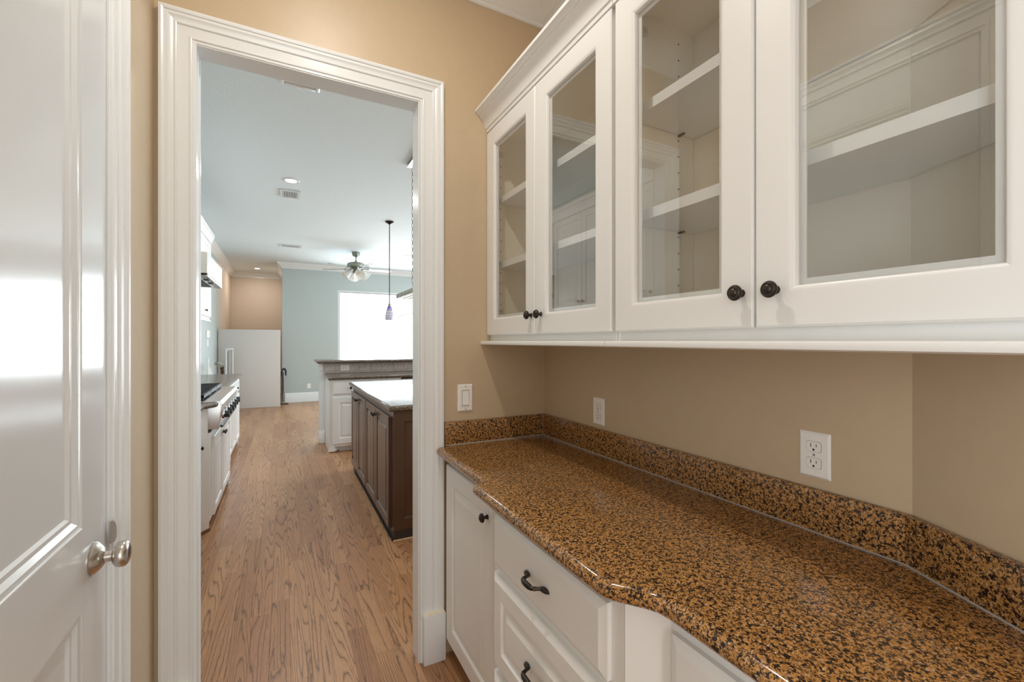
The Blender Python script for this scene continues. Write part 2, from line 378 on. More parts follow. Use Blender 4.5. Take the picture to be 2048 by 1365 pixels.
wall('wall_left', 'tan', [(LX-.12, LX, DY1, WY, FL-.01, CP+.05), (LX-.12, LX, -2.4, -1.9, FL-.01, CP+.05), (LX-.12, LX, -1.9, -.3, 2.42, CP+.05), (LX-.12, LX, -.3, DY0, FL-.01, CP+.05), (LX-.12, LX, DY0, DY1, DZ, CP+.05)])  # rear gap in this wall is added to admit the left fill
wall('wall_behind', 'tan', [(-1.6, -.25, -2.5, -2.4, FL-.01, CP+.05), (.55, 2.0, -2.5, -2.4, FL-.01, CP+.05), (-.25, .55, -2.5, -2.4, 2.42, CP+.05)])  # opening added so the rear fill gets in
wall('wall_kitchen_left', 'blue', [(-1.32, -1.18, WB, 10.7, FL-.01, CK)])
wall('wall_alcove_left', 'alcove', [(-1.32, -1.18, 10.7, 13.3, FL-.01, CK)])
wall('wall_alcove_back', 'alcove', [(-1.32, .1, 13.3, 13.42, FL-.01, CK)])
wall('wall_alcove_right', 'alcove', [(-.016, .1, 11.32, 13.3, FL-.01, CK)])
FX0, FX1, FZ0, FZ1 = 1.16, 4.4, .75, 2.585
wall('wall_far', 'blue', [(-.016, FX0, 11.2, 11.32, FL-.01, CK), (FX1, 6.0, 11.2, 11.32, FL-.01, CK), (FX0, FX1, 11.2, 11.32, FL-.01, FZ0), (FX0, FX1, 11.2, 11.32, FZ1, CK)])
wall('wall_kitchen_right', 'blue', [(5.7, 5.82, WB, 3.4, FL-.01, CK), (5.7, 5.82, 9.6, 11.2, FL-.01, CK), (5.7, 5.82, 3.4, 9.6, FL-.01, .55), (5.7, 5.82, 3.4, 9.6, 2.6, CK)])
tag(MB().box(-1.6, 2.0, -2.5, WY, CP, CP+.06).build('ceiling', 'ceilp'), kind='structure')
tag(MB().box(-1.32, 5.82, WB, 13.42, CK, CK+.08).build('ceiling', 'ceil'), kind='structure')
# far window
wn = tag(MB().box(FX0, FX1, 11.215, 11.221, FZ0, FZ1).build('window_1', 'glass'), kind='structure', label='tall blown-out white window in the blue-grey far wall')
b = MB()
for q in ((FX0, FX0+.03, FZ0, FZ1), (FX1-.03, FX1, FZ0, FZ1), (FX0+.03, FX1-.03, FZ1-.03, FZ1), (FX0+.03, FX1-.03, FZ0, FZ0+.03)): b.box(q[0], q[1], 11.203, 11.26, q[2], q[3])
b.build('frame', 'trim', wn)
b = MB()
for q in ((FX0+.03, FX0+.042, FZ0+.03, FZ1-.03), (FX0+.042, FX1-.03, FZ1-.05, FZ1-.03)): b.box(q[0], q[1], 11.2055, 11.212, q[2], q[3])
b.build('shade_strip', 'rim', wn)  # grey strip standing in for shade at the window head and left side
wn = tag(MB().box(5.74, 5.746, 3.4, 9.6, .55, 2.6).build('window_2', 'glass'), kind='structure')  # unseen window added to let the side fill in

# ---- doorway casing, mitred, with back band and beads
CPROF = [(0, 0), (0, .022), (.08, .024), (.13, .022), (.155, .0185), (.24, .0195), (.28, .0165), (.40, .0135), (.415, .0165), (.45, .0175), (.48, .0165), (.50, .0115), (.80, .0105), (.815, .0135), (.86, .0145), (.885, .0135), (.90, .0095), (.985, .0095), (1, .0075), (1, 0)]
def casing(root, u0, u1, zt, w, at, zb=FL):
    """at(u, out, z) -> world; u0/u1 outer edges"""
    def leg(uo, sgn):
        ls = [[at(uo+sgn*f*w, d, zb) for f, d in CPROF], [at(uo+sgn*f*w, d, zt-f*w) for f, d in CPROF]]
        return MB().loops(ls)
    leg(u0, 1).build('side_casing', 'trim', root, smooth=.5)
    leg(u1, -1).build('side_casing', 'trim', root, smooth=.5)
    MB().loops([[at(u0+f*w, d, zt-f*w) for f, d in CPROF], [at(u1-f*w, d, zt-f*w) for f, d in CPROF]]).build('head_casing', 'trim', root, smooth=.5)
t1 = empty('trim_1', (0, 0, 0), kind='structure', label='white moulded casing around the doorway into the kitchen')
casing(t1, -.373, .631, 2.522, .104, lambda u, d, z: (u, WY-d, z))
casing(t1, -.373, .631, 2.522, .104, lambda u, d, z: (u, WB+d, z))
j = MB(); j.box(OX0-JW, OX0, WY-.006, WB+.006, FL, OZ).box(OX1, OX1+JW, WY-.006, WB+.006, FL, OZ).box(OX0-JW, OX1+JW, WY-.006, WB+.006, OZ, OZ+JW)
j.build('jamb', 'trim', t1)
for x0, x1 in ((.536, .634), (-.376, -.284)):
    p = MB().box(x0, x1, WY-.040, WY-.008, FL, .190).build('plinth_block', 'trim', t1, bevel=.004)
    MB().box(x0+.004, x1-.004, WY-.037, WY-.006, .190, .1935).build('caulk_bead', 'caput', p)
# ---- pantry door in the left wall
t4 = empty('trim_2', (0, 0, 0), kind='structure', label='white moulded casing around the pantry door')
casing(t4, DY0-.110, DY1+.110, DZ+.100, .114, lambda u, d, z: (LX+d, u, z))
MB().box(LX-.12, LX, DY1-.002, DY1, FL, DZ).box(LX-.12, LX, DY0, DY0+.002, FL, DZ).box(LX-.12, LX, DY0+.002, DY1-.002, DZ-.002, DZ).build('jamb', 'trim', t4)
d1 = empty('door_1', (LX+.003, DY0+.01, FL+.008), PI/2, kind='structure', label='white two-panel pantry door with brushed nickel knob')
dw = DY1-DY0-.018; dh = DZ-FL-.02
def inner_rings(x0, x1, z0, z1):
    return rings(x0, x1, z0, z1, [(0, 0), (.006, -.003), (.012, -.004), (.022, -.010), (.030, -.011), (.036, -.016), (.046, -.017)])
ux0, ux1 = .16, dw-.145
pans = [(ux0, ux1, .24, .79-FL-.008), (ux0, ux1, .972-FL-.008, dh-.15)]
b = MB()
for q in pans: b.loops(inner_rings(*q), cap0=False)
# stiles and rails of the face
for (x0, x1, z0, z1) in ((0, ux0, 0, dh), (ux1, dw, 0, dh), (ux0, ux1, 0, .24), (ux0, ux1, pans[0][3], pans[1][2]), (ux0, ux1, dh-.15, dh)):
    b.add([(x0, 0, z0), (x1, 0, z0), (x1, 0, z1), (x0, 0, z1)], [(0, 1, 2, 3)])
b.box(0, dw, .02, .036, 0, dh)
for x0, x1, z0, z1 in ((0, 0.0005, 0, dh), (dw-.0005, dw, 0, dh)): b.box(x0, x1, 0, .02, z0, z1)
db = b.build('door_leaf', 'door', d1, smooth=.3)
kz = .880-FL-.008; kx = 1.335-DY0-.01
km = Matrix.Translation((kx, 0, kz)) @ Matrix.Rotation(PI/2, 4, 'X')
kn = MB().lathe([(.001, 0), (.036, 0), (.0365, .003), (.034, .007), (.024, .016), (.0155, .021), (.0125, .022), (.0125, .031), (.011, .031), (.011, .034), (.013, .034), (.020, .037), (.0265, .042), (.029, .048), (.0295, .053), (.028, .059), (.0235, .063), (.014, .066), (.001, .067)], km, 40).build('door_knob', 'nickel', d1, smooth=.6)
MB().lathe([(.001, .0), (.0025, 0), (.0025, .0015), (.001, .002)], km @ Matrix.Translation((.0095, -.0085, .030)) @ Matrix.Rotation(PI/2, 4, 'X')).build('set_screw', 'iron', kn)
MB().loops([[(dw-.004+x, -.006-.5*x+o, kz+.027+z) for x, z in [(0, -.027), (0, .027), (.006, .027), (.012, .021), (.0155, .010), (.0165, -.004), (.0155, -.018), (.011, -.027)]] for o in (0, -.003)]).build('strike_plate', 'nickel', d1, smooth=.5)
# ---- crowns and baseboards
def crown_prof(zc, h, p, lip=.012):
    return [(0, zc), (p, zc), (p, zc-.010), (p-.008, zc-.014), (p-.010, zc-.02), (p*.70, zc-h*.34), (p*.42, zc-h*.58), (p*.27, zc-h*.70), (p*.2, zc-h*.76), (p*.22, zc-h*.80), (p*.12, zc-h*.86), (p*.12, zc-h+.004), (.006, zc-h), (0, zc-h)]
t3 = MB(); t3.sweep([(bx(-.9), -.9), (WX, BY), (WX, WY), (LX, WY), (LX, -2.4)], crown_prof(CP, .112, .10))
tag(t3.build('trim_3', 'trim', smooth=.5), kind='structure', label='white crown moulding at the pantry ceiling')
t5 = MB(); t5.sweep([(5.7, 3.0), (5.7, 11.2), (-.016, 11.2), (-.016, 13.3), (-1.18, 13.3), (-1.18, 7.0)], crown_prof(CK, .125, .11))
tag(t5.build('trim_4', 'trim', smooth=.5), kind='structure', label='white crown moulding along the far kitchen walls')
bp = lambda h: [(0, FL), (.016, FL), (.016, FL+h-.03), (.012, FL+h-.015), (.006, FL+h), (0, FL+h)]
tag(MB().sweep([(5.7, 11.2), (-.02, 11.2)], bp(.215)).build('baseboard_far', 'trim', smooth=.5), kind='structure', label='tall white baseboard under the blue-grey far wall')
tag(MB().sweep([(LX, DY0-.112), (LX, -.3)], bp(.19)).build('baseboard_left', 'trim', smooth=.5), kind='structure')

# ================================================================== PANTRY UPPER CABINETS
UX = .865                                         # face-frame plane, facing -X
def upper(name, y0, y1, label, splits, bend):
    W = y0-y1; root = empty(name, (UX, y0, 0), ROT['-X'], label=label, cat='cabinet', group='glass-door wall cabinets')
    D = WX-UX-.001
    zb, zt = 1.378, 2.362
    e = .001
    if bend:   # back follows the bent wall
        lx = lambda y: y0-y
        dr = bx(y1)-UX-.004
        back = [(e, D-.006), (lx(BY), D-.006), (W-e, dr-.006), (W-e, dr), (lx(BY), D), (e, D)]
        inn = [(e, .0), (W-e, .0), (W-e, dr-.006), (lx(BY), D-.006), (e, D-.006)]
    else:
        dr = D; back = [(e, D-.006), (W-e, D-.006), (W-e, D), (e, D)]; inn = [(e, 0), (W-e, 0), (W-e, D-.006), (e, D-.006)]
    MB().prism(back, zb, zt).build('back_panel', 'inside', root)
    MB().box(e, .019, .019, D-.007, zb+.019, zt-.019).build('side_panel', 'inside', root)
    MB().box(W-.019, W-e, .019, dr-.007, zb+.019, zt-.019).build('side_panel', 'inside', root)
    fl_ = [(x, max(y, .019)) for x, y in offset_poly(inn, .0005)]
    MB().prism(fl_, zb, zb+.019).build('bottom_panel', 'cab', root)
    MB().prism(fl_, zt-.019, zt).build('top_panel', 'inside', root)
    sh = offset_poly(inn, .021); sh = [(x, (.030 if y < .05 else y+.018)) for x, y in sh]
    for z in (2.017, 1.716):
        s = MB().prism(sh, z, z+.028).build('shelf', 'cab', root)
        for px in (.030, W-.030):
            MB().box(px-.012, px+.012, D-.075 if px < .1 else dr-.085, D-.069 if px < .1 else dr-.079, z-.006, z-.0005).build('shelf_pin', 'bronze', s)
    h = MB(); q = 0
    for py in (.045, D-.072):
        for i in range(17):
            z = 1.50+i*.05
            h.box(.0188, .0194, py-.0025, py+.0025, z-.0025, z+.0025)
    tag(h.build('shelf_pin_holes', 'slot', root), kind='stuff')
    # clips at the top and bottom of the glass side
    f = MB().box(e, .05, 0, .019, zb, zt).box(W-.05, W-e, 0, .019, zb, zt).box(.05, W-.05, 0, .019, zb, 1.425).box(.05, W-.05, 0, .019, 2.315, zt)
    f.build('face_frame', 'cab', root)
    for i, (a, c) in enumerate(splits):
        d = glass_door(y0-a, y0-c, 1.405, 2.348, root)
        knob((y0-c-.025) if i == 0 else (y0-a+.043), 1.477 if i == 0 else 1.477, d)
        for z in (1.505, 2.225):
            xx = (y0-a+.083) if i == 0 else (y0-c-.083)
            MB().box(xx-.004, xx+.004, .0005, .022, z-.012, z+.012).build('hinge', 'nickel', d)
    # light rail under the doors and crown above
    e0, e1 = .0005, W-.0005
    pr = [(0, 1.378), (.046, 1.378), (.050, 1.375), (.0515, 1.370), (.050, 1.363), (.044, 1.360), (0, 1.360)]
    MB().sweep([(e1, 0), (e0, 0)], [(-(o), z) if False else (o, z) for o, z in pr], Matrix.Scale(1, 4)).build('light_rail', 'cab', root, smooth=.6)
    z0 = 2.352; pj = .075; H = .096
    cp = [(0, z0), (.020, z0), (.021, z0+.012), (.026, z0+.016), (.027, z0+.022), (.034, z0+.040), (.046, z0+.056), (.056, z0+.063), (.058, z0+.069), (.064, z0+.071), (.070, z0+.080), (.077, z0+.084), (.077, z0+H), (0, z0+H)]
    MB().sweep([(e1, 0), (e0, 0)], cp).build('crown', 'cab', root, smooth=.5)
    return root
upper('wall_cabinet', WY-.001, .994, 'white glass-door wall cabinet in the corner by the doorway', [(1.880, 1.438), (1.434, 1.002)], False)
upper('wall_cabinet', .993, .125, 'white glass-door wall cabinet above the bend in the tan wall, nearest the camera', [(.985, .566), (.562, .138)], True)

# ================================================================== PANTRY BASE CABINETS + WORKTOP
BF = .652                                         # face-frame plane of the outer units
ct = empty('countertop', (0, 0, 0), label='brown speckled granite countertop with bumped-out front edge in the pantry', cat='countertop')
outl = [(WX-.001, WY-.001), (.637, WY-.001), (.637, 1.861)] + arc(.612, 1.841, .020, 90, 180, 4) + \
       [(.592, 1.380)] + [(.5915, 1.362), (.588, 1.349), (.580, 1.341), (.568, 1.336)] + arc(.566, 1.313, .023, 95, 180, 4) + \
       [(.543, .700)] + [(.5435, .682), (.547, .666), (.553, .655)] + [(.586, .612), (.594, .601), (.601, .588), (.604, .572), (.605, .555)] + [(.605, -.2), (bx(-.2, .001), -.2), (WX-.001, BY)]
slab(outl, .876, .914, 'worktop', 'granite', ct, 8)
sp1 = MB().box(.637, WX-.0215, WY-.021, WY-.001, .9145, 1.016).build('backsplash', 'granite', ct, bevel=.0015)
k1 = .020
MB().prism([(WX-k1, WY-.0005), (WX-k1, BY+.005), (WX-.001, BY), (WX-.001, WY-.0005)], .9145, 1.016).build('backsplash', 'granite', ct, bevel=.0015)
MB().prism([(WX-k1, BY+.0042), (bx(-.2, k1), -.2), (bx(-.2, .001), -.2), (WX-.001, BY-.0004)], .9145, 1.016).build('backsplash', 'granite', ct, bevel=.0015)
MB().sweep([(bx(-.2, k1), -.2), (WX-k1, BY+.005), (WX-k1, WY-.021), (.638, WY-.021)], [(-.001, .9138), (.003, .9138), (.001, .9165), (-.001, .9165)]).build('caulk_line', 'caulk', ct)
MB().box(WX-k1-.0012, WX-k1+.0012, WY-.0225, WY-.0205, .916, 1.0155).build('caulk_line', 'caulk', ct)
def carcass(root, W, D, zt=.874, toe=.10, toe_in=.06, mat='cab', toemat='cab', shoe='shoe', ex=.0005):
    MB().box(ex, W-ex, .0, D, FL+toe, zt).build('carcass', mat, root)
    MB().box(ex, W-ex, toe_in, D, FL+.0005, FL+toe).build('toe_kick', toemat, root)
    if shoe: MB().box(ex, W-ex, toe_in-.014, toe_in, FL+.0005, FL+.02).build('shoe_moulding', shoe, root, bevel=.004)
# narrow door unit by the doorway
r = empty('base_cabinet', (BF, WY-.004, 0), ROT['-X'], label='narrow white base cabinet with one panel door beside the doorway', cat='cabinet', group='white pantry base cabinets')
y0 = WY-.004
MB().box(.045, .615, 0, .47, FL+.10, .874).build('carcass', 'cab', r)
MB().box(.02, .045, .001, .47, FL+.10, .836).build('scribe_strip', 'cab', r)
MB().box(.03, .615, .06, .47, FL+.0005, FL+.10).build('toe_kick', 'cab', r)
MB().box(.03, .615, .045, .059, FL+.0005, FL+.025).build('shoe_moulding', 'shoe', r, bevel=.004)
d = raised_door(y0-1.838, y0-1.355, .078, .840, .020, .075, parent=r)
knob(y0-1.398, .765, d)
# drawer bank, bumped out
r = empty('base_cabinet', (.595, 1.262, 0), ROT['-X'], label='white bumped-out base cabinet with three drawers and bronze pulls', cat='cabinet', group='white pantry base cabinets')
y0 = 1.262; W = 1.262-.664
carcass(r, W, .53)
d = slab_front(y0-1.240, y0-.703, .685, .845, parent=r); pull(y0-.966, .765, d)
d = panel_drawer(y0-1.240, y0-.703, .378, .663, r); pull(y0-.966, .522, d)
d = panel_drawer(y0-1.240, y0-.703, .090, .357, r); pull(y0-.966, .222, d)
# angled filler + next unit
r = empty('base_cabinet', (BF, .600, 0), ROT['-X'], label='white base cabinet with angled filler panel under the nearest end of the countertop', cat='cabinet', group='white pantry base cabinets')
y0 = .600; W = .80
def ffp(x): return max(.02, bx(.6-x)-BF-.03)
pts = [(-.063, -.057), (0, 0), (W, 0), (W, .09), (y0-BY, .47), (-.063, .47)]
MB().prism(pts, FL+.10, .874).build('carcass', 'cab', r)
MB().prism([(-.06, .03), (W, .06), (W, .085), (y0-BY, .46), (-.06, .46)], FL+.0005, FL+.10).build('toe_kick', 'cab', r)
d = slab_front(y0-.588, y0-.12, .685, .835, parent=r); pull(y0-.35, .762, d)
d = raised_door(y0-.588, y0-.36, .09, .663, parent=r); knob(y0-.395, .60, d)
d = raised_door(y0-.356, y0-.12, .09, .663, parent=r); knob(y0-.318, .60, d)
d = slab_front(y0-.10, y0+.18, .685, .835, parent=r); d = raised_door(y0-.10, y0+.18, .09, .663, parent=r)

# ================================================================== SWITCHES AND OUTLETS
def outlet(name, loc, rz, label, gr, horiz=False, w=.072, h=.112):
    r = empty(name, loc, rz, label=label, cat='outlet', group=gr)
    m = Matrix.Rotation(PI/2, 4, 'Y') if horiz else Matrix()
    rs = [(0, .0005), (0, .002), (.005, .006)]
    MB().loops(rings(-w/2, w/2, -h/2, h/2, rs), m).build('face_plate', 'plate', r, smooth=.3)
    for s in (-1, 1):
        z = s*.020
        pts = [(.0165*math.cos(a), .0145*math.sin(a)) for a in [2*PI*i/28 for i in range(28)]]
        pts = [(max(-.0165, min(.0165, x*1.15)), max(-.0125, min(.0125, y*1.2))) for x, y in pts]
        b = MB().loops([[(x*1.06, -.0061, z+y*1.06) for x, y in pts], [(x*1.06, -.0064, z+y*1.06) for x, y in pts]], m); b.build('socket_rim', 'rim', r)
        o = MB().loops([[(x, -.006, z+y) for x, y in pts], [(x, -.0076, z+y) for x, y in pts]], m).build('socket', 'plate', r)
        b = MB()
        b.box(-.0072, -.0056, -.0080, -.0074, z-.001, z+.008, m).box(.0056, .0070, -.0080, -.0074, z+.0, z+.007, m)
        b.loops([[(.0026*math.cos(a), yy, z-.007+.0028*math.sin(a)) for a in [2*PI*i/10 for i in range(10)]] for yy in (-.0074, -.0080)], m)
        b.build('slots', 'slot', o)
    MB().lathe([(.0005, 0), (.003, 0), (.003, .001), (.0005, .0014)], m @ Matrix.Translation((0, -.006, 0)) @ Matrix.Rotation(PI/2, 4, 'X'), 12).build('screw', 'rim', r)
    return r
outlet('wall_outlet', (WX, 1.4515, 1.086), ROT['-X'], 'white duplex outlet on the tan wall nearer the corner', 'white pantry outlets')
outlet('wall_outlet', (WX, .6165, 1.098), ROT['-X'], 'white duplex outlet on the tan wall left of the wall bend', 'white pantry outlets')
r = empty('light_switch', (.738, WY, 1.119), 0, label='white rocker light switch between the doorway casing and the corner', cat='switch')
MB().loops(rings(-.036, .036, -.061, .061, [(0, .0005), (0, .003), (.004, .007)])).build('face_plate', 'plate', r, smooth=.3)
MB().loops(rings(-.018, .018, -.035, .035, [(0, .0068), (0, .0074), (.001, .0076)])).build('rocker_frame', 'rim', r)
MB().add([(-.0155, -.0076, -.032), (.0155, -.0076, -.032), (.0155, -.0076, .032), (-.0155, -.0076, .032), (-.0155, -.0125, -.032), (.0155, -.0125, -.032), (.0155, -.0085, .032), (-.0155, -.0085, .032), (-.0155, -.0092, 0), (.0155, -.0092, 0)],
         [(0, 1, 2, 3), (4, 5, 9, 8), (8, 9, 6, 7), (0, 1, 5, 4), (3, 2, 6, 7), (0, 4, 8, 7, 3), (1, 5, 9, 6, 2)]).build('rocker', 'plate', r)
for z in (-.052, .052):
    MB().lathe([(.0004, 0), (.0028, 0), (.0028, .001), (.0004, .0014)], Matrix.Translation((0, -.007, z)) @ Matrix.Rotation(PI/2, 4, 'X'), 10).build('screw', 'rim', r)

# ================================================================== KITCHEN, LEFT RUN (faces +X)
def kbase(name, xf, y0, W, label, units, D=.62, gr='white base cabinets along the left kitchen wall', foot=True):
    r = empty(name, (xf, y0, 0), ROT['+X'], label=label, cat='cabinet', group=gr)
    carcass(r, W, D, zt=.887, toe=.09)
    for u in units:
        k_, a, b_, z0, z1 = u[:5]
        if k_ == 'dr': d = slab_front(a, b_, z0, z1, parent=r, e=.014); knob((a+b_)/2, (z0+z1)/2, d, s=.95)
        else:
            d = raised_door(a, b_, z0, z1, .02, .055, parent=r); knob(a+.03 if u[5] == 'l' else b_-.03, z1-.06, d, s=.95)
    if foot:
        MB().box(W-.05, W-.001, -.004, .055, FL+.0005, FL+.088).build('bracket_foot', 'cab', r, bevel=.006)
    return r
XF = -.545
kbase('base_cabinet', XF, 2.30, 1.14, 'white base cabinet at the near end of the left kitchen run', [('dr', .01, .565, .73, .865), ('dr', .575, 1.13, .73, .865), ('d', .01, .565, .08, .71, 'r'), ('d', .575, 1.13, .08, .71, 'l')], foot=False)
kbase('base_cabinet', XF, 3.445, .355, 'narrow white base cabinet with drawer beside the range', [('dr', .012, .343, .70, .865), ('d', .012, .343, .08, .68, 'r')], foot=False)
# range base, bumped out with angled ends
XR = -.478
r = empty('base_cabinet', (XR, 3.90, 0), ROT['+X'], label='white bumped-out base cabinet with two doors under the rangetop', cat='cabinet', group='white base cabinets along the left kitchen wall')
MB().prism([(-.10, .068), (0, 0), (1.205, 0), (1.295, .068), (1.295, .68), (-.10, .68)], FL+.07, .70).build('carcass', 'cab', r)
MB().prism([(-.098, .069), (-.012, .01), (-.012, .68), (-.098, .68)], .70, .887).build('filler', 'cab', r)
MB().prism([(1.217, .01), (1.293, .069), (1.293, .68), (1.217, .68)], .70, .887).build('filler', 'cab', r)
MB().box(.02, 1.28, .08, .68, FL+.0005, FL+.07).build('toe_kick', 'cab', r)
MB().prism([(-.098, .072), (-.002, .004), (.02, .01), (.02, .68), (-.098, .68)], FL+.0005, FL+.07).build('bracket_foot', 'cab', r)
MB().prism([(-.098, .066), (-.004, -.003), (.012, -.003), (.012, .012), (-.09, .082)], FL+.0005, FL+.022).build('shoe_moulding', 'shoe', r)
MB().box(1.16, 1.20, -.012, .04, FL+.0005, FL+.069).build('bracket_foot', 'cab', r, bevel=.006)
d = raised_door(.09, .60, .065, .66, .02, .055, parent=r); knob(.57, .60, d, s=.95)
d = raised_door(.604, 1.19, .065, .66, .02, .055, parent=r); knob(.635, .60, d, s=.95)
kbase('base_cabinet', XF, 5.20, .86, 'white base cabinet with drawer just beyond the range', [('dr', .012, .848, .70, .865), ('d', .012, .428, .08, .68, 'r'), ('d', .432, .848, .08, .68, 'l')])
kbase('base_cabinet', XF, 6.065, .96, 'white base cabinet with drawer at the far end of the left run', [('dr', .012, .948, .70, .865), ('d', .012, .478, .08, .68, 'r'), ('d', .482, .948, .08, .68, 'l')])
slab([(-1.178, 2.30), (-.492, 2.30), (-.492, 3.795), (-.425, 3.888), (-.425, 3.905), (-1.178, 3.905)], .889, KC, 'countertop', 'granite_k')
tag(bpy.context.scene.collection.objects[-1], 'granite countertop on the near side of the rangetop', 'countertop')
slab([(-1.178, 5.115), (-.43, 5.115), (-.498, 5.205), (-.498, 7.10), (-1.178, 7.10)], .889, KC, 'countertop', 'granite_k')
tag(bpy.context.scene.collection.objects[-1], 'granite countertop on the far side of the rangetop', 'countertop')
# rangetop
rt = empty('rangetop', (-.40, 3.91, 0), ROT['+X'], label='stainless gas rangetop with black grates and a row of front knobs', cat='rangetop')
W = 1.20; e = .003
MB().add([(e, 0, .905), (W-e, 0, .905), (e, .012, .932), (W-e, .012, .932), (e, .68, .937), (W-e, .68, .937), (e, .022, .722), (W-e, .022, .722), (e, .68, .722), (W-e, .68, .722)],
         [(0, 1, 3, 2), (2, 3, 5, 4), (0, 1, 7, 6), (6, 7, 9, 8), (4, 5, 9, 8), (0, 2, 4, 8, 6), (1, 3, 5, 9, 7)]).build('body', 'steel', rt, bevel=.004)
MB().box(.08, W-.02, .006, .0215, .722, .736).build('drip_lip', 'iron', rt)
MB().box(.05, W-.05, .66, .72, .938, .975).build('rear_trim', 'steel', rt, bevel=.004)
for i in range(6):
    x = .13+i*.188
    m = Matrix.Translation((x, .010, .815)) @ Matrix.Rotation(PI/2, 4, 'X')
    kb = MB().lathe([(.001, -.004), (.034, -.004), (.034, .008), (.030, .012), (.001, .012)], m, 18).build('knob', 'chrome', rt, smooth=.5)
    MB().lathe([(.001, .0115), (.027, .0115), (.027, .036), (.024, .042), (.001, .042)], m, 16).build('grip', 'iron', kb, smooth=.5)
for i in range(3):
    x0 = .06+i*.365; b = MB(); x1 = x0+.345
    for yy in (.13, .635): b.box(x0, x1, yy-.008, yy+.008, .950, .976)
    for xx in (x0+.008, x1-.008, (x0+x1)/2): b.box(xx-.008, xx+.008, .13, .635, .950, .974)
    for k in range(7): b.box(x0+.03+k*.047, x0+.042+k*.047, .13, .28, .955, .977)
    for k in range(7): b.box(x0+.03+k*.047, x0+.042+k*.047, .48, .635, .955, .977)
    for xx in (x0+.01, x1-.01):
        for yy in (.135, .63): b.box(xx-.009, xx+.009, yy-.009, yy+.009, .9375, .952)
    b.build('grate', 'iron', rt)
    for yy in (.25, .50):
        MB().lathe([(.001, .9375), (.05, .9375), (.05, .944), (.036, .947), (.036, .951), (.001, .952)], Matrix.Translation(((x0+x1)/2, yy, 0)), 16).build('burner', 'iron', rt)
# hood
h = empty('range_hood', (-.53, 4.19, 0), ROT['+X'], label='white boxed range hood with steel underside above the range', cat='range hood')
W = .94
MB().box(.0, W, 0, .645, 1.915, 2.082).build('body', 'cab', h, bevel=.003)
MB().box(0.004, W-.004, .004, .64, 1.897, 1.9145).build('underside', 'toe', h)
MB().box(.01, W-.01, -.003, .07, 1.889, 1.912).build('front_strip', 'steel', h, bevel=.004)
for x in (.2, .45): MB().box(x, x+.10, .015, .055, 1.884, 1.8895).build('control', 'iron', h)
# wall cabinets on the left kitchen wall
def kupper(y0, W, z0, label, doors, xf=-.84, kz=None):
    r = empty('kitchen_wall_cabinet', (xf, y0, 0), ROT['+X'], label=label, cat='cabinet', group='white wall cabinets on the left kitchen wall')
    D = -xf-(-(-1.179)) if False else (xf+1.179)
    MB().box(.0005, W-.0005, 0, D, z0, 2.70).build('carcass', 'cab', r)
    for a, b_, s in doors:
        d = raised_door(a, b_, z0+.035, 2.62, .02, .06, parent=r)
        knob(a+.03 if s == 'l' else b_-.03, z0+.10, d, s=.95)
    MB().sweep([(W-.0005, 0), (.0005, 0)], [(0, 2.625), (.022, 2.625), (.024, 2.645), (.032, 2.67), (.044, 2.69), (.048, 2.70), (.055, 2.705), (.056, 2.74), (0, 2.74)]).build('crown', 'cab', r, smooth=.5)
    if z0 < 2: MB().box(.0005, W-.0005, -.012, .01, z0-.025, z0-.0005).build('light_rail', 'cab', r, bevel=.004)
    return r
kupper(2.05, .88, 1.66, 'white wall cabinet nearest the doorway on the left kitchen wall', [(.01, .438, 'r'), (.442, .87, 'l')])
kupper(2.935, 1.0, 1.66, 'white two-door wall cabinet just before the range hood', [(.02, .495, 'r'), (.499, .98, 'l')])
kupper(3.94, 1.21, 2.086, 'short white wall cabinet above the range hood', [(.02, .60, 'r'), (.604, 1.19, 'l')])
kupper(5.155, 1.68, 1.645, 'white wall cabinet beyond the range hood', [(.02, .56, 'r'), (.564, 1.11, 'l'), (1.114, 1.66, 'l')])
# wall plates beyond the far wall cabinet
r = MB().loops(rings(-.16, .16, -.065, .065, [(0, .0005), (0, .02), (.006, .024)])).build('thermostat', 'plate', None, smooth=.3)
r.location = (-1.18, 9.3, 1.50); r.rotation_euler = (0, 0, PI/2); tag(r, 'small white control panel on the left wall beyond the wall cabinets', 'wall control')
r = MB().loops(rings(-.06, .06, -.06, .06, [(0, .0005), (0, .004), (.005, .008)])).build('light_switch', 'plate', None, smooth=.3)
r.location = (-1.18, 9.35, 1.345); r.rotation_euler = (0, 0, PI/2); tag(r, 'small white switch plate below the white control panel', 'switch')

# ================================================================== ISLAND
ISX = .680
il = empty('kitchen_island', (ISX, 5.06, 0), ROT['-X'], label='dark brown kitchen island cabinet with raised-panel doors', cat='island')
W = 1.955
MB().box(0, W, 0, 1.05, FL+.075, .889).build('carcass', 'dwood', il)
MB().box(0.0, W, .004, 1.05, FL+.0005, FL+.075).build('toe_kick', 'toe', il)
MB().box(.15, W, -.008, .0035, FL+.0005, FL+.014).build('shoe_moulding', 'toe', il)
y0 = 5.06
for a, c, s in ((5.040, 4.597, 'r'), (4.592, 4.140, 'l'), (4.122, 3.652, 'r'), (3.646, 3.150, 'l')):
    d = raised_door(y0-a, y0-c, .058, .843, .022, .062, mat='dwood', parent=il)
    knob((y0-c)-.03 if s == 'r' else (y0-a)+.03, .79, d, .022)
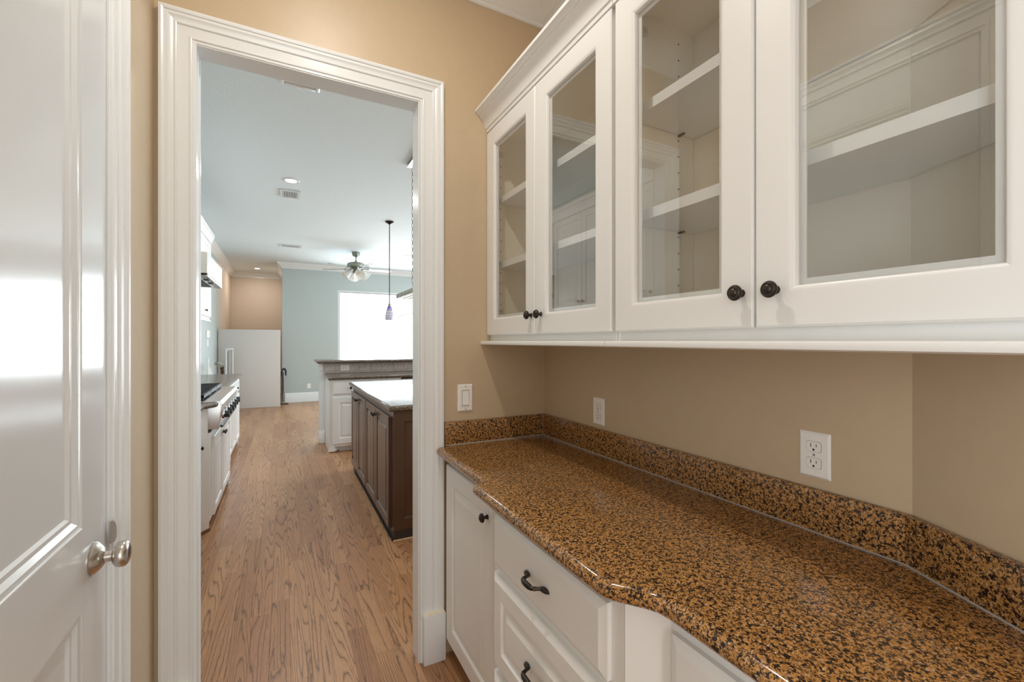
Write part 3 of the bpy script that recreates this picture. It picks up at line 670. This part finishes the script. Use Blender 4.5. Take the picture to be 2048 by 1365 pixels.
# end panel facing the pantry (drawn facing -Y)
ep = raised_door(0, 1, 0, 1, parent=None); me = ep.data; bpy.data.objects.remove(ep)
b = MB(); b.loops(rings(0, 1.05, FL+.075, .889, [(0, 0), (0, .018), (.078, .018), (.082, .014), (.086, .006), (.094, .006), (.13, .014), (.132, .015)]), Matrix.Translation((W, 0, 0)) @ Matrix.Rotation(PI/2, 4, 'Z'))
b.build('end_panel', 'dwood', il, smooth=.35)
MB().box(W+.018, W+.032, -.004, 1.05, FL+.0005, FL+.016).build('shoe_moulding', 'raw', il, bevel=.004)
MB().box(W, W+.0178, .004, 1.05, FL+.0005, FL+.0745).build('toe_kick', 'toe', il)
o = slab([(.640, 3.055), (1.80, 3.055), (1.80, 5.095), (.640, 5.095)], .889, KC, 'countertop', 'granite_k', n=8)
tag(o, 'polished granite top on the dark kitchen island', 'countertop')

# ================================================================== PENINSULA
pf = 5.90
pn = empty('peninsula_cabinet', (.512, pf, 0), 0, label='white peninsula base cabinet with drawer and door behind the island', cat='cabinet')
MB().box(0, .89, 0, .60, FL+.075, .889).build('carcass', 'cab', pn)
MB().box(.0, .89, .075, .60, FL+.0005, FL+.075).build('toe_kick', 'cab', pn)
MB().prism([(0, .0), (.055, .0), (.115, .075), (0, .075)], FL+.0005, FL+.0745).build('bracket_foot', 'cab', pn)
MB().prism([(-.004, -.008), (.06, -.008), (.12, .066), (.11, .07), (.052, 0), (-.004, 0)], FL+.0005, FL+.016).build('shoe_moulding', 'shoe', pn)
d = slab_front(.042, .46, .708, .866, parent=pn, e=.012); knob(.25, .787, d)
d = slab_front(.465, .88, .708, .866, parent=pn, e=.012); knob(.67, .787, d)
d = raised_door(.042, .46, .088, .676, .02, .075, parent=pn); knob(.43, .62, d)
d = raised_door(.465, .88, .088, .676, .02, .075, parent=pn); knob(.50, .62, d)
dwr = empty('dishwasher', (1.405, pf, 0), 0, label='white dishwasher under the peninsula counter with dark gap above it', cat='dishwasher')
MB().box(0, .60, 0, .58, FL+.0005, .886).build('body', 'toe', dwr)
MB().loops(rings(.004, .596, .09, .868, [(0, 0.0005), (0, .018), (.004, .022)])).build('door', 'cab', dwr)
pn2 = empty('peninsula_cabinet', (2.01, pf, 0), 0, label='white peninsula base cabinet to the right of the dishwasher, behind the doorway casing', cat='cabinet')
MB().box(0, 1.0, 0, .60, FL+.0005, .889).build('carcass', 'cab', pn2)
for a in (.02, .51): raised_door(a, a+.47, .088, .866, .02, .075, parent=pn2)
o = slab([(.492, 5.868), (3.02, 5.868), (3.02, 6.53), (.492, 6.53)], .889, KC, 'countertop', 'granite_k'); tag(o, 'granite countertop along the peninsula in front of the tiled bar wall', 'countertop')
hw = empty('bar_wall', (0, 6.54, 0), 0, label='white half wall with beige tiles carrying the raised bar top', cat='half wall')
MB().box(.440, 3.02, 0, .12, FL+.0005, 1.072).build('core', 'trim', hw)
MB().box(.436, .486, -.025, .125, .978, 1.0715).build('cap_trim', 'trim', hw, bevel=.004)
MB().box(.432, .508, -.034, .125, FL+.001, FL+.155).build('plinth_block', 'trim', hw, bevel=.005)
MB().box(.488, 3.02, -.006, -.0005, KC+.001, 1.070).build('grout', 'grout', hw)
tm = MB().loops(rings(0, .157, 0, .106, [(0, 0), (0, .005), (.002, .0065)])).build('tile', 'tile', hw)
tm2 = MB().loops(rings(0, .157, 0, .022, [(0, 0), (0, .005), (.002, .0065)])).build('tile', 'tile', hw)
for i in range(16):
    for src, z in ((tm, .9605), (tm2, .9355)):
        o = src if i == 0 else src.copy()
        if i: C.objects.link(o)
        o.location = (.474+i*.160 if i else .490, -.0062, z)
        if i == 0: o.scale = (.143/.157, 1, 1)
o = slab([(.400, 6.42), (3.06, 6.42), (3.06, 7.02), (.400, 7.02)], 1.0735, 1.113, 'bar_top', 'granite_k'); tag(o, 'raised granite bar top above the tiled half wall', 'bar top')
outlet('wall_outlet', (.765, 6.527, 1.003), 0, 'white sideways outlet in the tiles under the bar top', None, True, .085, .118)
outlet('wall_outlet', (.530, 11.2, .335), 0, 'small white outlet low on the blue-grey far wall', None)

# ================================================================== CEILING FITTINGS
def downlight(x, y, z, label, R=.085):
    r = empty('recessed_light', (x, y, z), 0, label=label, cat='ceiling light', group='recessed kitchen lights')
    MB().lathe([(R*.68, -.001), (R*.70, -.007), (R*.95, -.006), (R, -.002), (R, -.0005), (R*.68, -.0005)], n=32).build('trim_ring', 'trim', r, smooth=.6)
    MB().lathe([(.001, -.0008), (R*.67, -.0008), (R*.67, -.004), (.001, -.005)], n=32).build('lens', 'lamp', r)
downlight(.079, 5.43, CK, 'lit recessed light in the kitchen ceiling beside the square vent')
downlight(-.556, 12.38, CK, 'lit recessed light over the beige alcove')
def vent(x, y, w, l, label, n=9, along='x'):
    r = empty('ceiling_vent', (x, y, CK), 0, label=label, cat='vent', group='white ceiling vents')
    b = MB(); f = .03
    b.box(-w/2, -w/2+f, -l/2, l/2, -.012, -.0005).box(w/2-f, w/2, -l/2, l/2, -.012, -.0005).box(-w/2+f, w/2-f, -l/2, -l/2+f, -.012, -.0005).box(-w/2+f, w/2-f, l/2-f, l/2, -.012, -.0005)
    b.build('frame', 'trim', r)
    MB().box(-w/2+f, w/2-f, -l/2+f, l/2-f, -.0015, -.0006).build('backing', 'slot', r)
    s = MB(); iw = w-2*f
    for i in range(n):
        xx = -iw/2+(i+.5)*iw/n; s.box(xx-iw/n*.27, xx+iw/n*.27, -l/2+f, l/2-f, -.010, -.002)
    s.build('slats', 'trim', r)
vent(.078, 5.93, .215, .30, 'small square white ceiling vent just behind the near recessed light')
vent(.125, 9.16, .36, .22, 'wide white ceiling vent with dark slats farther back than the square one', 13)
vent(2.42, 9.15, .36, .22, 'white ceiling vent partly hidden behind the right doorway casing', 13)
r = empty('ceiling_vent', (.105, 3.34, CK), 0, label='white return vent half hidden behind the top of the doorway', cat='vent', group='white ceiling vents')
b = MB().box(-.125, -.10, -.3, .06, -.012, -.0005).box(.10, .125, -.3, .06, -.012, -.0005).box(-.10, .10, .035, .06, -.012, -.0005).box(-.10, .10, -.3, -.275, -.012, -.0005); b.build('frame', 'trim', r, bevel=.003)
s = MB()
for i in range(8): s.box(-.10, .10, -.268+i*.038, -.248+i*.038, -.009, -.003)
s.build('slats', 'ceilp', r)
MB().box(-.02, .02, .04, .058, -.018, -.0122).build('latch', 'plate', r)
# ceiling fan
fx, fy = 1.297, 9.257
fan = empty('ceiling_fan', (fx, fy, CK), 0, label='pewter ceiling fan with five grey blades and frosted bell lights', cat='ceiling fan')
MB().lathe([(.001, -.0005), (.076, -.0005), (.078, -.02), (.072, -.05), (.058, -.078), (.03, -.092), (.001, -.094)], n=28).build('canopy', 'pewter', fan, smooth=.6)
MB().lathe([(.001, -.09), (.012, -.09), (.012, -.165), (.022, -.17), (.026, -.18), (.022, -.195), (.001, -.2)], n=14).build('downrod', 'pewter', fan, smooth=.6)
MB().lathe([(.001, -.195), (.05, -.197), (.12, -.205), (.158, -.222), (.166, -.24), (.166, -.285), (.158, -.30), (.10, -.315), (.085, -.335), (.06, -.345), (.001, -.347)], n=36).build('motor_housing', 'pewter', fan, smooth=.6)
for i in range(5):
    ph = math.radians(30-72*i); a = math.atan2(-.462, .887)+ph
    m = Matrix.Rotation(a, 4, 'Z') @ Matrix.Translation((0, 0, -.335)) @ Matrix.Rotation(math.radians(-12), 4, 'X')
    ar = MB().box(.09, .25, -.018, .018, -.006, .006, m).build('blade_arm', 'pewter', fan, bevel=.002)
    pts = [(.22, -.055), (.45, -.066), (.62, -.068)] + arc(.63, 0, .068, -80, 80, 6) + [(.62, .068), (.45, .066), (.22, .055)]
    MB().prism(pts, .006, .014, m).build('blade', 'blade', fan)
MB().lathe([(.001, -.345), (.05, -.347), (.055, -.37), (.07, -.38), (.055, -.40), (.03, -.43), (.012, -.445), (.001, -.45)], n=20).build('light_kit', 'pewter', fan, smooth=.6)
for i in range(4):
    a = math.radians(8+90*i)
    m = Matrix.Rotation(a, 4, 'Z') @ Matrix.Translation((.105, 0, -.375)) @ Matrix.Rotation(math.radians(132), 4, 'Y') @ Matrix.Scale(1.5, 4)
    MB().tube([(-.06, 0, -.03), (-.03, 0, -.02), (0, 0, 0)], .010, 8, m).build('lamp_arm', 'chrome', fan, smooth=.6)
    s_ = MB().lathe([(.022, 0), (.028, .005), (.038, .03), (.046, .06), (.056, .085), (.074, .108), (.071, .108), (.053, .087), (.043, .06), (.035, .03), (.025, .006), (.020, .004)], m, 20).build('glass_shade', 'frost', fan, smooth=.8)
MB().tube([(.02, -.03, -.44), (.02, -.03, -.53), (.02, -.03, -.64)], .0016, 6).lathe([(.001, -.665), (.008, -.66), (.008, -.645), (.001, -.64)], Matrix.Translation((.02, -.03, 0)), 8).build('pull_chain', 'chrome', fan)
# pendant
px, py = 1.401, 6.626
pd = empty('pendant_light', (px, py, 0), 0, label='slim pendant lamp with small purple swirled glass shade over the bar', cat='pendant lamp')
MB().lathe([(.001, CK-.0005), (.062, CK-.0005), (.062, CK-.008), (.05, CK-.02), (.022, CK-.032), (.012, CK-.045), (.001, CK-.046)], n=28).build('canopy', 'bronze', pd, smooth=.6)
MB().tube([(0, 0, CK-.03), (0, 0, 2.5), (0, 0, 1.925)], .0065, 10).build('rod', 'bronze', pd, smooth=.8)
MB().lathe([(.001, 1.935), (.010, 1.935), (.019, 1.925), (.022, 1.90), (.022, 1.882), (.001, 1.880)], n=20).build('socket_cap', 'pewter', pd, smooth=.6)
MB().lathe([(.024, 1.890), (.034, 1.865), (.046, 1.83), (.056, 1.79), (.063, 1.75), (.065, 1.72), (.061, 1.69), (.058, 1.69), (.062, 1.72), (.060, 1.75), (.053, 1.79), (.043, 1.83), (.031, 1.865), (.020, 1.888)], n=28).build('glass_shade', 'shade', pd, smooth=.8)
# chandelier over the island
cx0, cx1, cy0, cy1 = 1.053, 1.453, 3.47, 4.65; zc = 1.868
ch = empty('chandelier', ((cx0+cx1)/2, (cy0+cy1)/2, 0), 0, label='rectangular crystal chandelier hanging on chains over the island', cat='chandelier')
hx, hy = (cx1-cx0)/2, (cy1-cy0)/2
MB().box(-.149, .149, -.345, .345, CK-.028, CK-.0005).build('canopy', 'steel', ch, bevel=.003)
b = MB()
for q in ((-hx, -hx+.02, -hy, hy), (hx-.02, hx, -hy, hy), (-hx+.02, hx-.02, -hy, -hy+.02), (-hx+.02, hx-.02, hy-.02, hy)): b.box(*q, zc-.045, zc)
b.box(-.01, .01, -hy+.02, hy-.02, zc-.02, zc-.004)
b.build('frame', 'pewter', ch, bevel=.002)
def links(b, x, y, z0, z1):
    n = int((z1-z0)/.034); st = (z1-z0)/n
    for i in range(n):
        zc_ = z0+(i+.5)*st; a = 0 if i % 2 else PI/2
        pth = [(x+math.cos(a)*.007*math.sin(t), y+math.sin(a)*.007*math.sin(t), zc_+(st/2+.003)*math.cos(t)) for t in [2*PI*k/10 for k in range(11)]]
        b.tube(pth, .0016, 5)
for x, y in ((-.114, .27), (-.114, -.27), (.098, .27), (.098, -.27)):
    b = MB(); links(b, x, y, zc+.06, CK-.028); b.build('chain', 'iron', ch)
    MB().tube([(x, y, zc+.075), (x, y, zc+.02), (x*0, y, zc-.008)], .005, 8).build('hook', 'chrome', ch, smooth=.8)
strand = MB()
octv = [(0, 0, 1), (1, 0, 0), (0, 1, 0), (-1, 0, 0), (0, -1, 0), (0, 0, -1)]; octf = [(0, 1, 2), (0, 2, 3), (0, 3, 4), (0, 4, 1), (5, 2, 1), (5, 3, 2), (5, 4, 3), (5, 1, 4)]
for k in range(9):
    r_ = .009 if k < 8 else .014
    strand.add([(x*r_, y*r_, -.012-k*.021-(.006 if k == 8 else 0)+z*r_*1.15) for x, y, z in octv], octf)
s0 = None
per = []
n = 26
for i in range(n+1):
    for sx in (-1, 1): per.append((sx*(hx-.01), -hy+.012+(2*hy-.024)*i/n))
for i in range(1, 11):
    for sy in (-1, 1): per.append((-hx+.01+(2*hx-.02)*i/11, sy*(hy-.01)))
for i in range(1, n): per.append((0, -hy+.03+(2*hy-.06)*i/n))
for x, y in per:
    if s0 is None: s0 = strand.build('crystal_strand', 'crystal', ch); o = s0
    else: o = s0.copy(); C.objects.link(o)
    o.location = (x, y, zc-.045)

# ================================================================== FAR END OF THE ROOM
gp = MB(); gp.box(-1.16, -.05, 10.62, 10.72, FL+.0005, 1.615)  # added panel standing in for the grey lower part of the alcove wall
tag(gp.build('backdrop_panel', 'greypanel', bevel=.006), 'added pale grey low partition closing off the beige alcove', 'backdrop')
lf = empty('leaning_frame', (-.945, 10.40, 0), 0, label='white open frame leaning at the left of the grey partition', cat='frame')
MB().box(-.07, -.025, -.02, .02, FL+.0005, 1.20).build('upright', 'trim', lf, bevel=.004)
MB().box(.045, .065, -.02, .02, FL+.0005, 1.20).build('upright', 'trim', lf, bevel=.004)
MB().box(-.07, .065, -.02, .02, 1.2005, 1.235).build('top_rail', 'trim', lf, bevel=.004)
MB().box(-.025, .045, .0, .012, FL+.02, 1.199).build('infill', 'greypanel', lf)
MB().box(-.033, -.025, -.021, .0, FL+.02, 1.18).build('dark_edge', 'toe', lf)
hr = empty('stair_rail', (-.905, 8.5, 0), 0, label='dark brown angled rail with grey cap beyond the far counter', cat='handrail')
MB().tube([(-.0, -.44, 1.03), (0, .30, .965), (0, .40, .95)], .035, 4).build('cap', 'pewter', hr)
MB().tube([(0, .26, .93), (0, .40, .72), (0, .46, .5), (0, .46, FL+.001)], .032, 8).build('post', 'dwood', hr, smooth=.5)
lb = MB().prism([(0, 0), (.02, 0), (.02, .36), (0, .36)], 0, 1)
lb = MB().add([(-1.0, 7.75, FL+.001), (-.98, 7.75, FL+.001), (-1.0, 8.35, FL+.001), (-.98, 8.35, FL+.001), (-1.0, 7.83, 1.14), (-.98, 7.83, 1.14), (-1.0, 8.32, .86), (-.98, 8.32, .86)],
              [(0, 1, 3, 2), (4, 5, 7, 6), (0, 1, 5, 4), (2, 3, 7, 6), (0, 2, 6, 4), (1, 3, 7, 5)])
tag(lb.build('skirt_board', 'trim'), 'white sloping board standing beside the dark angled rail', 'board')
sv = empty('stick_vacuum', (.02, 10.95, 0), 0, label='thin black stick vacuum with brown foot standing against the blue-grey wall', cat='vacuum')
MB().box(-.075, .085, -.045, .055, FL+.0005, FL+.028).build('foot', 'dwood', sv, bevel=.006)
MB().tube([(.012, .01, FL+.02), (.006, .02, .30), (-.002, .03, .70)], [.014, .016, .014], 10).build('pole', 'pewter', sv, smooth=.8)
MB().tube([(-.022, .012, .02), (-.028, .02, .30), (-.03, .03, .66)], .012, 8).build('cord_tube', 'iron', sv, smooth=.8)
MB().tube([(-.042, .03, .60), (-.04, .03, .70), (-.028, .03, .748), (0, .03, .762), (.024, .03, .748), (.036, .03, .70), (.036, .03, .61)], [.016, .02, .024, .026, .024, .02, .014], 10).build('handle', 'iron', sv, smooth=.8)
